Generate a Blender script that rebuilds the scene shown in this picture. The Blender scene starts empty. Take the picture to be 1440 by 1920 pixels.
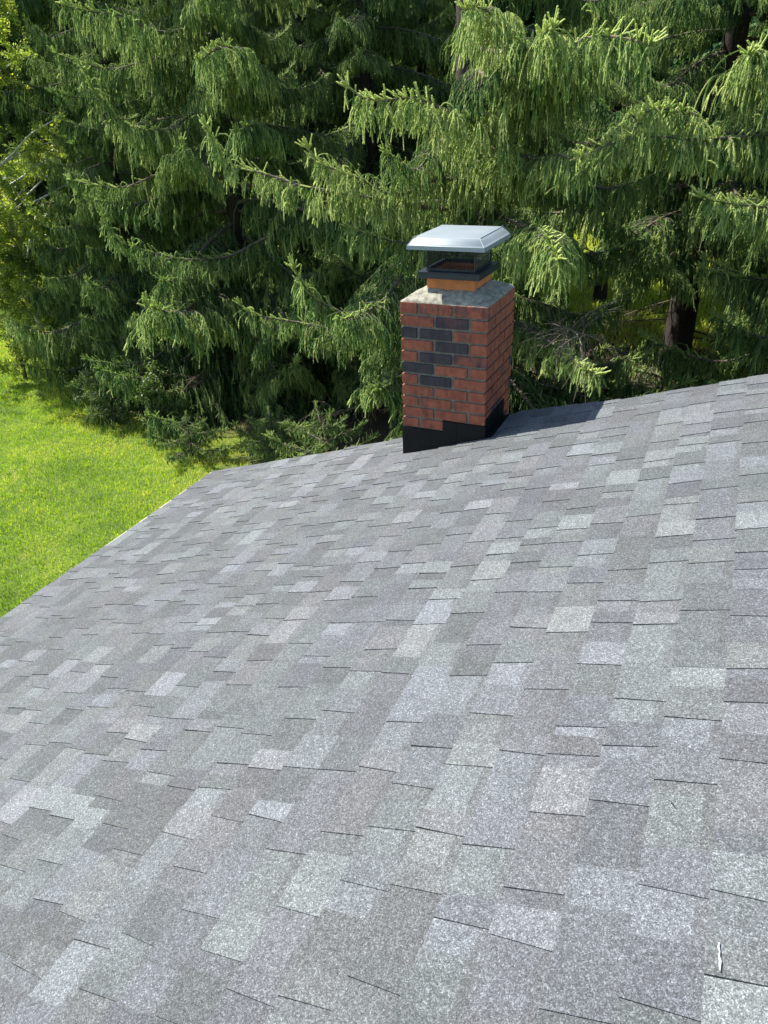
import bpy, bmesh, math, random
import numpy as np
from mathutils import Matrix, Vector

scene = bpy.context.scene
COL = scene.collection
GZ = 5.3                      # height of the viewer's eye above the lawn (m)

# ------------------------------------------------------------------ camera, sky, sun
CAM = np.array([0.0, 0.0, GZ])
CR = np.array([0.906759, 0.419851, -0.038907])
CU = np.array([-0.179309, 0.467474, 0.865631])
CF = np.array([-0.381624, 0.777942, -0.499169])
FPX = 1336.24
cd = bpy.data.cameras.new('camera')
cam = bpy.data.objects.new('camera', cd)
COL.objects.link(cam)
cd.sensor_width = 36.0
cd.sensor_fit = 'AUTO'
cd.lens = FPX * 36.0 / 1920.0
cd.clip_start = 0.05
cd.clip_end = 800.0
M = Matrix.Identity(4)
for i in range(3):
    M[i][0] = CR[i]; M[i][1] = CU[i]; M[i][2] = -CF[i]; M[i][3] = CAM[i]
cam.matrix_world = M
scene.camera = cam

SUN = Vector((-0.62, 0.045, 0.79)).normalized()     # from the scene to the sun
world = bpy.data.worlds.new("World")
scene.world = world
world.use_nodes = True
wn = world.node_tree
sky = wn.nodes.new('ShaderNodeTexSky')
sky.sky_type = 'NISHITA'
sky.sun_disc = False
sky.sun_elevation = math.asin(SUN.z)
sky.sun_rotation = math.atan2(SUN.x, SUN.y)
sky.ozone_density = 2.2
sky.air_density = 1.2
wn.links.new(sky.outputs[0], wn.nodes['Background'].inputs[0])
wn.nodes['Background'].inputs[1].default_value = 0.10
sl = bpy.data.lights.new('sun', 'SUN')
sl.energy = 5.0
sl.angle = math.radians(0.5)
sl.color = (1.0, 0.95, 0.86)
so = bpy.data.objects.new('sun', sl)
COL.objects.link(so)
so.rotation_euler = SUN.to_track_quat('Z', 'Y').to_euler()
so.location = (-8, 0, 16)
scene.view_settings.view_transform = 'Standard'
scene.view_settings.look = 'None'
scene.view_settings.gamma = 1.0
scene.view_settings.exposure = 1.02


def at(px, py, Y):
    """world point on the line of sight of a photo pixel at world distance Y"""
    d = CF * FPX + CR * (px - 720) - CU * (py - 960)
    return CAM + d * Y / d[1]


# ------------------------------------------------------------------ helpers
def tag(o, label=None, cat=None, group=None, kind=None):
    if label: o['label'] = label
    if cat: o['category'] = cat
    if group: o['group'] = group
    if kind: o['kind'] = kind
    return o


def empty(name, loc=(0, 0, 0)):
    o = bpy.data.objects.new(name, None)
    o.location = loc
    o.empty_display_size = 0.3
    COL.objects.link(o)
    return o


def link(name, me, mats, parent=None):
    if not me.materials:
        for m in (mats if isinstance(mats, (list, tuple)) else [mats]):
            me.materials.append(m)
    o = bpy.data.objects.new(name, me)
    COL.objects.link(o)
    if parent is not None: o.parent = parent
    return o


def np_mesh(name, V, tris=None, quads=None, tri_mat=None, quad_mat=None, attrs=None, smooth=False):
    me = bpy.data.meshes.new(name)
    V = np.asarray(V, np.float32)
    tris = np.zeros((0, 3), np.int32) if tris is None else np.asarray(tris, np.int32)
    quads = np.zeros((0, 4), np.int32) if quads is None else np.asarray(quads, np.int32)
    me.vertices.add(len(V)); me.vertices.foreach_set('co', V.ravel())
    nl = len(tris) * 3 + len(quads) * 4
    me.loops.add(nl)
    me.loops.foreach_set('vertex_index', np.concatenate([tris.ravel(), quads.ravel()]).astype(np.int32))
    me.polygons.add(len(tris) + len(quads))
    st = np.concatenate([np.arange(len(tris)) * 3, len(tris) * 3 + np.arange(len(quads)) * 4]).astype(np.int32)
    me.polygons.foreach_set('loop_start', st)
    mi = np.concatenate([np.zeros(len(tris), np.int32) if tri_mat is None else np.asarray(tri_mat, np.int32),
                         np.zeros(len(quads), np.int32) if quad_mat is None else np.asarray(quad_mat, np.int32)])
    me.polygons.foreach_set('material_index', mi.astype(np.int32))
    if smooth:
        me.polygons.foreach_set('use_smooth', np.ones(len(mi), bool))
    for k, a in (attrs or {}).items():
        at_ = me.attributes.new(k, 'FLOAT', 'POINT')
        at_.data.foreach_set('value', np.asarray(a, np.float32))
    me.update(calc_edges=True)
    me.validate()
    return me


class MB:
    """collects faces for one mesh, with float attributes per vertex"""
    def __init__(s, *attrs):
        s.v = []; s.f = []; s.a = {k: [] for k in attrs}; s.m = []

    def face(s, pts, mat=0, **kw):
        b = len(s.v)
        s.v += [tuple(p) for p in pts]
        s.f.append(tuple(range(b, b + len(pts))))
        s.m.append(mat)
        for k in s.a:
            val = kw.get(k, 0.0)
            s.a[k] += list(val) if isinstance(val, (list, tuple)) else [val] * len(pts)

    def box(s, lo, hi, mat=0, **kw):
        x0, y0, z0 = lo; x1, y1, z1 = hi
        P = [(x0,y0,z0),(x1,y0,z0),(x1,y1,z0),(x0,y1,z0),(x0,y0,z1),(x1,y0,z1),(x1,y1,z1),(x0,y1,z1)]
        for f in ((3,2,1,0),(4,5,6,7),(0,1,5,4),(1,2,6,5),(2,3,7,6),(3,0,4,7)):
            s.face([P[i] for i in f], mat, **kw)

    def prism(s, base, top, mat=0, caps=True, **kw):
        n = len(base)
        for i in range(n):
            j = (i + 1) % n
            s.face([base[i], base[j], top[j], top[i]], mat, **kw)
        if caps:
            s.face(list(reversed(base)), mat, **kw); s.face(top, mat, **kw)

    def mesh(s, name, weld=0.0, bevel=0.0):
        me = bpy.data.meshes.new(name)
        me.from_pydata(s.v, [], s.f)
        me.polygons.foreach_set('material_index', s.m)
        for k, a in s.a.items():
            t = me.attributes.new(k, 'FLOAT', 'POINT'); t.data.foreach_set('value', a)
        if weld or bevel:
            bm = bmesh.new(); bm.from_mesh(me)
            bmesh.ops.remove_doubles(bm, verts=bm.verts, dist=weld or 1e-5)
            if bevel:
                bmesh.ops.bevel(bm, geom=[e for e in bm.edges if e.is_manifold and e.calc_face_angle(0) > 0.5],
                                offset=bevel, segments=2, profile=0.6, affect='EDGES')
            bm.to_mesh(me); bm.free()
        me.update()
        return me


def new_mat(name):
    m = bpy.data.materials.new(name)
    m.use_nodes = True
    nt = m.node_tree
    return m, nt, nt.nodes['Principled BSDF']


def N(nt, typ, **kw):
    n = nt.nodes.new(typ)
    for k, v in kw.items():
        if k in n.inputs.keys() if hasattr(n.inputs, 'keys') else False:
            n.inputs[k].default_value = v
        else:
            setattr(n, k, v)
    return n


def ramp(nt, fac, stops, interp='LINEAR'):
    r = nt.nodes.new('ShaderNodeValToRGB')
    r.color_ramp.interpolation = interp
    els = r.color_ramp.elements
    els[0].position, els[0].color = stops[0][0], (*stops[0][1], 1)
    els[1].position, els[1].color = stops[-1][0], (*stops[-1][1], 1)
    for p, c in stops[1:-1]:
        e = els.new(p); e.color = (*c, 1)
    nt.links.new(fac, r.inputs[0])
    return r.outputs[0]


def noise(nt, scale, detail=3, rough=0.55, vec=None, coord='Object'):
    n = nt.nodes.new('ShaderNodeTexNoise')
    n.inputs['Scale'].default_value = scale
    n.inputs['Detail'].default_value = detail
    n.inputs['Roughness'].default_value = rough
    if vec is None:
        tc = nt.nodes.new('ShaderNodeTexCoord'); vec = tc.outputs[coord]
    nt.links.new(vec, n.inputs['Vector'])
    return n


def math_(nt, op, a, b=None, c=None, clamp=False):
    n = nt.nodes.new('ShaderNodeMath'); n.operation = op; n.use_clamp = clamp
    for i, x in enumerate((a, b, c)):
        if x is None: continue
        if isinstance(x, (int, float)): n.inputs[i].default_value = x
        else: nt.links.new(x, n.inputs[i])
    return n.outputs[0]


def mixc(nt, fac, a, b, mode='MIX'):
    n = nt.nodes.new('ShaderNodeMix'); n.data_type = 'RGBA'; n.blend_type = mode
    for i, x in ((0, fac), (6, a), (7, b)):
        if isinstance(x, (int, float)): n.inputs[i].default_value = x
        elif isinstance(x, tuple): n.inputs[i].default_value = (*x, 1)
        else: nt.links.new(x, n.inputs[i])
    return n.outputs[2]


def attr(nt, name):
    n = nt.nodes.new('ShaderNodeAttribute'); n.attribute_name = name
    return n


def bump(nt, h, strength, dist, bsdf):
    b = nt.nodes.new('ShaderNodeBump')
    b.inputs['Strength'].default_value = strength
    b.inputs['Distance'].default_value = dist
    nt.links.new(h, b.inputs['Height'])
    nt.links.new(b.outputs[0], bsdf.inputs['Normal'])


def simple_mat(name, col, rough=0.6, metal=0.0, nscale=20, var=0.15, bmp=0.0, spec=0.5):
    m, nt, p = new_mat(name)
    n = noise(nt, nscale, 5, 0.6)
    c = ramp(nt, n.outputs[0], [(0.3, tuple(x * (1 - var) for x in col)), (0.7, tuple(min(1, x * (1 + var)) for x in col))])
    nt.links.new(c, p.inputs['Base Color'])
    p.inputs['Roughness'].default_value = rough
    p.inputs['Metallic'].default_value = metal
    p.inputs['Specular IOR Level'].default_value = spec
    if bmp: bump(nt, n.outputs[0], bmp, 0.01, p)
    return m


# ------------------------------------------------------------------ materials
def mat_shingle():
    m, nt, p = new_mat('asphalt_shingle')
    tone = attr(nt, 'tone').outputs['Fac']
    hue = attr(nt, 'hue').outputs['Fac']
    band = attr(nt, 'band').outputs['Fac']
    tc = nt.nodes.new('ShaderNodeTexCoord')
    base = ramp(nt, tone, [(0.0, (0.083, 0.089, 0.094)), (0.35, (0.111, 0.119, 0.125)), (0.7, (0.143, 0.154, 0.162)), (1.0, (0.188, 0.202, 0.215))])
    tint = ramp(nt, hue, [(0.0, (1.0, 0.99, 0.965)), (0.35, (0.965, 1.0, 0.99)), (0.7, (0.985, 0.985, 1.045)), (1.0, (1.02, 0.99, 1.0))])
    c = mixc(nt, 1.0, base, tint, 'MULTIPLY')
    # the factory-printed dark band at the top of the cut-outs
    bd = math_(nt, 'GREATER_THAN', band, 0.77)
    c = mixc(nt, math_(nt, 'MULTIPLY', bd, 0.5), c, (0.085, 0.088, 0.093))
    # blotchy blend of granule colours
    n1 = noise(nt, 14, 3, 0.6, tc.outputs['Object'])
    c = mixc(nt, 1.0, c, ramp(nt, n1.outputs[0], [(0.3, (0.93, 0.93, 0.93)), (0.7, (1.08, 1.08, 1.08))]), 'MULTIPLY')
    # granules
    v = nt.nodes.new('ShaderNodeTexVoronoi'); v.inputs['Scale'].default_value = 430
    nt.links.new(tc.outputs['Object'], v.inputs['Vector'])
    sep = nt.nodes.new('ShaderNodeSeparateColor'); nt.links.new(v.outputs['Color'], sep.inputs[0])
    g = ramp(nt, sep.outputs[0], [(0.0, (0.48, 0.48, 0.47)), (0.45, (0.88, 0.88, 0.88)), (0.8, (1.18, 1.18, 1.18)), (1.0, (1.95, 1.97, 2.0))])
    c = mixc(nt, 1.0, c, g, 'MULTIPLY')
    v2 = nt.nodes.new('ShaderNodeTexVoronoi'); v2.inputs['Scale'].default_value = 165
    nt.links.new(tc.outputs['Object'], v2.inputs['Vector'])
    sep2 = nt.nodes.new('ShaderNodeSeparateColor'); nt.links.new(v2.outputs['Color'], sep2.inputs[0])
    g2 = ramp(nt, sep2.outputs[0], [(0.0, (0.80, 0.80, 0.80)), (0.6, (1.0, 1.0, 1.0)), (1.0, (1.3, 1.3, 1.3))])
    c = mixc(nt, 1.0, c, g2, 'MULTIPLY')
    nt.links.new(c, p.inputs['Base Color'])
    p.inputs['Roughness'].default_value = 0.85
    p.inputs['Specular IOR Level'].default_value = 0.35
    h = math_(nt, 'ADD', math_(nt, 'MULTIPLY', v.outputs['Distance'], -1.0), math_(nt, 'MULTIPLY', sep.outputs[0], 0.6))
    bump(nt, h, 0.55, 0.0016, p)
    return m


def mat_needles():
    m, nt, p = new_mat('spruce_needles')
    tone = attr(nt, 'tone').outputs['Fac']
    oi = nt.nodes.new('ShaderNodeObjectInfo')
    t = math_(nt, 'ADD', tone, math_(nt, 'MULTIPLY', math_(nt, 'SUBTRACT', oi.outputs['Random'], 0.5), 0.16), clamp=True)
    c = ramp(nt, t, [(0.0, (0.19, 0.13, 0.06)), (0.08, (0.10, 0.12, 0.03)), (0.13, (0.03, 0.095, 0.035)), (0.3, (0.06, 0.165, 0.05)), (0.5, (0.25, 0.385, 0.12)), (0.75, (0.50, 0.58, 0.22)), (1.0, (0.70, 0.72, 0.34))])  # old to young growth, with shade teal and sunlit paleness put in
    nt.links.new(c, p.inputs['Base Color'])
    p.inputs['Roughness'].default_value = 0.6
    p.inputs['Specular IOR Level'].default_value = 0.3
    tr = nt.nodes.new('ShaderNodeBsdfTranslucent')
    nt.links.new(mixc(nt, 1.0, c, (1.08, 1.25, 0.75), 'MULTIPLY'), tr.inputs[0])
    mx = nt.nodes.new('ShaderNodeMixShader'); mx.inputs[0].default_value = 0.42
    nt.links.new(p.outputs[0], mx.inputs[1]); nt.links.new(tr.outputs[0], mx.inputs[2])
    nt.links.new(mx.outputs[0], nt.nodes['Material Output'].inputs[0])
    return m


def mat_leaf(name, stops, transl=0.4):
    m, nt, p = new_mat(name)
    c = ramp(nt, attr(nt, 'tone').outputs['Fac'], stops)
    nt.links.new(c, p.inputs['Base Color'])
    p.inputs['Roughness'].default_value = 0.45
    tr = nt.nodes.new('ShaderNodeBsdfTranslucent')
    nt.links.new(mixc(nt, 1.0, c, (1.3, 1.35, 0.6), 'MULTIPLY'), tr.inputs[0])
    mx = nt.nodes.new('ShaderNodeMixShader'); mx.inputs[0].default_value = transl
    nt.links.new(p.outputs[0], mx.inputs[1]); nt.links.new(tr.outputs[0], mx.inputs[2])
    nt.links.new(mx.outputs[0], nt.nodes['Material Output'].inputs[0])
    return m


def mat_brick():
    m, nt, p = new_mat('chimney_brick')
    k = attr(nt, 'tone').outputs['Fac']
    n = noise(nt, 26, 6, 0.65)
    n2 = noise(nt, 9, 4, 0.6)
    red = ramp(nt, n.outputs[0], [(0.25, (0.21, 0.055, 0.033)), (0.5, (0.32, 0.094, 0.052)), (0.75, (0.41, 0.137, 0.078))])
    purp = ramp(nt, n.outputs[0], [(0.3, (0.07, 0.04, 0.044)), (0.7, (0.14, 0.065, 0.062))])
    dark = ramp(nt, n.outputs[0], [(0.3, (0.034, 0.031, 0.036)), (0.7, (0.066, 0.056, 0.062))])
    f1 = math_(nt, 'ADD', k, math_(nt, 'MULTIPLY', math_(nt, 'SUBTRACT', n2.outputs[0], 0.5), 1.5))
    c = mixc(nt, math_(nt, 'MULTIPLY', math_(nt, 'SUBTRACT', f1, 0.25), 3.0, clamp=True), red, purp)
    c = mixc(nt, math_(nt, 'MULTIPLY', math_(nt, 'SUBTRACT', f1, 0.62), 4.0, clamp=True), c, dark)
    mp = nt.nodes.new('ShaderNodeMapping'); mp.inputs['Scale'].default_value = (30, 30, 5)
    tc = nt.nodes.new('ShaderNodeTexCoord'); nt.links.new(tc.outputs['Object'], mp.inputs[0])
    n3 = noise(nt, 1.0, 4, 0.6, mp.outputs[0])
    c = mixc(nt, 1.0, c, ramp(nt, n3.outputs[0], [(0.3, (0.6, 0.6, 0.63)), (0.5, (1, 1, 1)), (0.75, (1.15, 1.12, 1.1))]), 'MULTIPLY')
    nt.links.new(c, p.inputs['Base Color'])
    p.inputs['Roughness'].default_value = 0.8
    bump(nt, noise(nt, 120, 5, 0.7).outputs[0], 0.5, 0.004, p)
    return m


SHINGLE = mat_shingle()
NEEDLE = mat_needles()
BRICK = mat_brick()
MORTAR = simple_mat('lime_mortar', (0.22, 0.205, 0.17), 0.95, 0, 45, 0.3, 0.5)
CROWN = simple_mat('weathered_concrete', (0.27, 0.258, 0.205), 0.95, 0, 30, 0.5, 1.0)
CLAY = simple_mat('fired_clay', (0.60, 0.20, 0.06), 0.7, 0, 14, 0.22, 0.15)
BLACKMETAL = simple_mat('black_painted_metal', (0.022, 0.03, 0.042), 0.4, 0.0, 30, 0.2, 0.0)
FLASH = simple_mat('black_step_flashing', (0.008, 0.009, 0.0105), 0.5, 0, 18, 0.2, 0.1, 0.2)
LIDMAT = simple_mat('galvanised_lid_metal', (0.25, 0.29, 0.315), 0.5, 0.1, 5, 0.06, 0.05)
CREAM = simple_mat('cream_metal_edging', (0.58, 0.55, 0.40), 0.5, 0, 10, 0.05)
SIDING = simple_mat('pale_siding', (0.62, 0.60, 0.54), 0.7, 0, 8, 0.05)
WHITEP = simple_mat('white_sealant', (0.42, 0.44, 0.43), 0.6, 0, 60, 0.05)
BARK = simple_mat('spruce_bark', (0.036, 0.029, 0.024), 0.95, 0, 18, 0.4, 0.8)
TWIG = simple_mat('grey_twig_bark', (0.13, 0.105, 0.08), 0.9, 0, 30, 0.35)
DEADW = simple_mat('dead_grey_twig', (0.19, 0.16, 0.13), 0.9, 0, 30, 0.3)
BIRCHB = simple_mat('pale_birch_bark', (0.55, 0.53, 0.48), 0.8, 0, 12, 0.35, 0.3)
LEAFY = mat_leaf('birch_leaf', [(0.0, (0.13, 0.2, 0.04)), (0.5, (0.30, 0.38, 0.08)), (0.85, (0.46, 0.50, 0.12)), (1.0, (0.48, 0.43, 0.09))], 0.6)
LEAFS = mat_leaf('shrub_leaf', [(0.0, (0.05, 0.09, 0.03)), (0.5, (0.10, 0.16, 0.05)), (1.0, (0.2, 0.26, 0.1))], 0.35)
GRASS = mat_leaf('grass_blade', [(0.0, (0.09, 0.18, 0.015)), (0.4, (0.24, 0.41, 0.02)), (0.75, (0.48, 0.60, 0.045)), (1.0, (0.55, 0.52, 0.13))], 0.4)
WINDOWG = simple_mat('dark_window_glass', (0.03, 0.035, 0.04), 0.08, 0, 3, 0.05)


def mat_ground():
    m, nt, p = new_mat('lawn_ground')
    tc = nt.nodes.new('ShaderNodeTexCoord')
    n = noise(nt, 0.8, 6, 0.65, tc.outputs['Object'])
    n2 = noise(nt, 18, 6, 0.7, tc.outputs['Object'])
    g = ramp(nt, n.outputs[0], [(0.3, (0.06, 0.11, 0.012)), (0.55, (0.13, 0.2, 0.02)), (0.75, (0.30, 0.31, 0.06))])
    g = mixc(nt, 1.0, g, ramp(nt, n2.outputs[0], [(0.25, (0.55, 0.6, 0.5)), (0.75, (1.3, 1.25, 1.2))]), 'MULTIPLY')
    lit = ramp(nt, n2.outputs[0], [(0.3, (0.045, 0.034, 0.022)), (0.7, (0.13, 0.095, 0.06))])
    f = attr(nt, 'litter').outputs['Fac']
    f = math_(nt, 'ADD', f, math_(nt, 'MULTIPLY', math_(nt, 'SUBTRACT', n2.outputs[0], 0.5), 1.5))
    f = math_(nt, 'MULTIPLY', math_(nt, 'SUBTRACT', f, 0.35), 3.0, clamp=True)
    c = mixc(nt, f, g, lit)
    nt.links.new(c, p.inputs['Base Color'])
    p.inputs['Roughness'].default_value = 0.95
    bump(nt, n2.outputs[0], 0.9, 0.05, p)
    return m


GROUND = mat_ground()

# ------------------------------------------------------------------ ground
TREES = {  # x, y, height, crown radius, crown base height
    'left':   (-9.0, 12.4, 11.5, 4.5, 0.3),
    'far_left': (-13.7, 14.6, 10.0, 4.3, 0.3),
    'middle': (-3.75, 10.9, 14.0, 4.0, 0.7),
    'forked': (-0.73, 16.1, 17.0, 4.4, 2.6),
    'right':  (2.6, 11.8, 15.5, 4.2, 1.6),
}


def litter_at(x, y):
    """0 lawn .. 1 needle litter, by distance from the spruces"""
    v = np.zeros_like(x)
    for k, r in (('left', 3.0), ('far_left', 2.6), ('middle', 4.2), ('forked', 4.2), ('right', 4.2)):
        tx, ty = TREES[k][:2]
        d = np.hypot(x - tx, y - ty)
        v = np.maximum(v, np.clip(1.2 - d / r, 0, 1) * 1.6)
    return np.clip(v, 0, 1)


def build_ground():
    n = 220
    u = np.linspace(-1, 1, n)
    w = np.sign(u) * (np.abs(u) ** 2.6) * 300 + u * 22
    X, Y = np.meshgrid(w - 6, w + 12, indexing='ij')
    rng = np.random.default_rng(3)
    Z = 0.05 * np.sin(X * 0.9) * np.cos(Y * 0.7) + 0.03 * np.sin(X * 2.3 + Y * 1.7)
    Z = Z * (np.hypot(X + 6, Y - 12) < 60)
    V = np.stack([X.ravel(), Y.ravel(), Z.ravel()], 1)
    I = np.arange(n * n).reshape(n, n)
    Q = np.stack([I[:-1, :-1], I[1:, :-1], I[1:, 1:], I[:-1, 1:]], -1).reshape(-1, 4)
    me = np_mesh('ground', V, quads=Q, attrs={'litter': litter_at(V[:, 0], V[:, 1])}, smooth=True)
    tag(link('ground', me, GROUND), kind='structure')


build_ground()


def gz(x, y):
    return 0.05 * np.sin(x * 0.9) * np.cos(y * 0.7) + 0.03 * np.sin(x * 2.3 + y * 1.7)


def blades(rng, x, y, hmin, hmax, w, tone):
    n = len(x)
    a = rng.uniform(0, 2 * np.pi, n); h = rng.uniform(hmin, hmax, n)
    lean = rng.uniform(0.15, 0.9, n); b = rng.uniform(0, 2 * np.pi, n)
    z = gz(x, y)
    dx, dy = np.cos(a) * w, np.sin(a) * w
    P0 = np.stack([x - dx, y - dy, z], 1); P1 = np.stack([x + dx, y + dy, z], 1)
    mx, my = x + np.cos(b) * lean * h * 0.3, y + np.sin(b) * lean * h * 0.3
    P2 = np.stack([mx + dx * .7, my + dy * .7, z + h * 0.6], 1); P3 = np.stack([mx - dx * .7, my - dy * .7, z + h * 0.6], 1)
    P4 = np.stack([x + np.cos(b) * lean * h, y + np.sin(b) * lean * h, z + h * (1 - 0.3 * lean)], 1)
    V = np.concatenate([P0, P1, P2, P3, P4]).astype(np.float32)
    i = np.arange(n)
    Q = np.stack([i, i + n, i + 2 * n, i + 3 * n], 1)
    T = np.stack([i + 3 * n, i + 2 * n, i + 4 * n], 1)
    return V, T, Q, np.tile(tone, 5)


def build_grass():
    rng = np.random.default_rng(11)
    n = 330000
    x = rng.uniform(-19, -4.3, n); y = rng.uniform(2.4, 15, n)
    # keep to the open lawn the photograph looks onto
    L = litter_at(x, y)
    patch = 0.5 + 0.5 * np.sin(x * 1.7 + 2.1 * np.sin(y * 1.1)) * np.sin(y * 1.9 + 1.3 * np.sin(x * 0.8))
    keep = (rng.uniform(0, 1, n) > L * 1.15) & (y < 13.8)
    x, y, L, patch = x[keep], y[keep], L[keep], patch[keep]
    edge = np.clip(1 - np.abs((y - 8.6) + 0.42 * (x + 8.4)) / 1.6, 0, 1)
    fine = np.sin(x * 7.1 + 3 * np.sin(y * 4.3)) * np.sin(y * 6.3 + 2 * np.sin(x * 5.1))
    tone = np.clip(0.2 + 0.4 * patch + 0.16 * fine + rng.normal(0, 0.2, len(x)) + 0.6 * L + 0.35 * edge, 0, 1)
    thin = rng.uniform(0, 1, len(x)) < 0.82 + 0.18 * np.clip(fine + 0.3, 0, 1)
    x, y, tone = x[thin], y[thin], tone[thin]
    V, T, Q, A = blades(rng, x, y, 0.025, 0.095, 0.0042, tone)
    me = np_mesh('grass', V, T, Q, attrs={'tone': A})
    tag(link('grass', me, GRASS), 'short bright green lawn grass left of the roof running up to the spruces', 'grass', kind='stuff')
    # longer meadow grass in the clearing seen between the trunks
    n = 60000
    x = rng.uniform(-8, 5, n); y = rng.uniform(17.5, 34, n)
    tone = np.clip(0.86 + rng.normal(0, 0.16, n), 0, 1)
    V, T, Q, A = blades(rng, x, y, 0.08, 0.28, 0.011, tone)
    me = np_mesh('meadow_grass', V, T, Q, attrs={'tone': A})
    tag(link('meadow_grass', me, GRASS), 'longer yellowish sunlit grass in the clearing behind the spruce trunks', 'grass', kind='stuff')


build_grass()

# ------------------------------------------------------------------ house
T_ = 0.3512
H_ = 1.4896
XE = -3.995
XR = 1.75           # ridge
NORM = np.array([-T_, 0, 1]) / math.hypot(1, T_)
CS = 1 / math.hypot(1, T_)
EXPO = 0.143


def roofz(x):
    return GZ - H_ + T_ * x


_rk = np.array([(-4.1, 4.64), (-4.033, 4.625), (-2.87, 4.507), (-2.012, 4.476), (-1.248, 4.52), (-0.898, 4.463), (-0.566, 4.374), (-0.108, 4.335), (0.285, 4.308), (1.9, 4.24)])


def rake_y(x):
    return float(np.interp(x, _rk[:, 0], _rk[:, 1]))


def roof_pt(s, y, h, mirror=False):
    """s metres up the slope from the eave, h proud of the deck"""
    x = XE + s * CS
    p = np.array([x, y, roofz(x)])
    und = 0.004 * math.sin(s * 1.3 + y * 0.9) + 0.0025 * math.sin(y * 3.1 + s * 0.7)
    p = p + NORM * (h + und)
    if mirror: p[0] = 2 * XR - p[0]
    return p


def build_shingles(parent, mirror=False, seed=5):
    rng = random.Random(seed)
    mb = MB('tone', 'hue', 'band')
    n = int(round((XR - XE) / CS / EXPO))
    y0 = -3.6
    for i in range(n):
        s0 = i * EXPO - (0.012 if i == 0 else 0)
        s1 = min((i + 1) * EXPO, (XR - XE) / CS)
        xm = XE + s0 * CS
        yend = rake_y(xm) + rng.uniform(-0.012, 0.012) + (0.02 if mirror else 0)
        y = y0 - rng.uniform(0, 0.3)
        tooth = rng.random() < 0.5
        skew_prev = 0.0
        strip_end = y + rng.uniform(0.4, 1.0)
        blend = rng.choice([0.16, 0.3, 0.4, 0.55])
        hue = rng.random()
        off = rng.uniform(-0.003, 0.003)          # the strip's own alignment
        while y < yend - 0.01:
            L = rng.choice([0.07, 0.085, 0.10, 0.12, 0.14, 0.16, 0.19]) if tooth else rng.choice([0.05, 0.075, 0.10, 0.12, 0.16, 0.21])
            L *= rng.uniform(0.78, 1.0)
            ye = y + L
            if yend - ye < 0.04: ye = yend
            if ye > strip_end:
                strip_end += 1.0
                blend = rng.choice([0.16, 0.24, 0.34, 0.44, 0.6]); off = rng.uniform(-0.003, 0.003); 
            if rng.random() < 0.6: hue = rng.random()
            r = rng.random()
            if r < 0.13: tone = rng.uniform(0.62, 0.92)
            elif r < 0.34: tone = rng.uniform(0.5, 0.66)
            elif r < 0.72: tone = rng.uniform(0.26, 0.45)
            else: tone = rng.uniform(0.0, 0.18)
            tone = 0.83 * tone + 0.17 * (blend + rng.uniform(-0.05, 0.05))
            if not tooth: tone = max(0.0, tone - 0.04)
            sk = rng.uniform(-0.010, 0.010) if ye < yend else 0.0
            hb = (0.0088 if tooth else 0.0052) + (0.003 if i == 31 else 0.0) + rng.uniform(-0.0005, 0.0006) + (0.0022 if rng.random() < 0.07 and tooth else 0)
            ht = 0.0008 if not tooth else 0.0036
            b0 = s0 + off
            a, b = (y + skew_prev * 0.5, ye + sk * 0.5)
            at0, bt0 = (y - skew_prev * 0.5, ye - sk * 0.5)
            kw = dict(tone=tone, hue=hue)
            bands = [0.0, 1.0, 1.0, 0.0] if not tooth else [0.0] * 4
            # quad order: butt-near, top-near, top-far, butt-far
            P = lambda s, yy, h: roof_pt(s, yy, h, mirror)
            st = s1 + 0.006
            q = [P(b0, a, hb), P(st, at0, ht), P(st, bt0, ht), P(b0, b, hb)]
            bt = [P(b0, a, -0.004), P(b0, b, -0.004), P(b0, b, hb), P(b0, a, hb)]
            near = [P(b0, a, -0.004), P(b0, a, hb), P(st, at0, ht), P(st, at0, -0.004)]
            far = [P(b0, b, -0.004), P(st, bt0, -0.004), P(st, bt0, ht), P(b0, b, hb)]
            if not mirror: q = q[::-1]; bands = bands[::-1]
            mb.face(q, band=bands, **kw)
            kd = dict(tone=0.8, hue=hue)  # pale edge: granule dust, with the sunlit butt line put into the tone
            mb.face(bt if mirror else bt[::-1], **kd)
            if tooth or y <= y0: mb.face(near, **dict(kd, tone=0.0))
            if tooth or ye >= yend: mb.face(far, **kd)
            y = ye; skew_prev = sk; 
            tooth = not tooth if rng.random() < 0.9 else tooth
    # underside deck so the roof has thickness
    me = mb.mesh('roof_shingles')
    o = link('roof', me, SHINGLE, parent)
    return o


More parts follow.
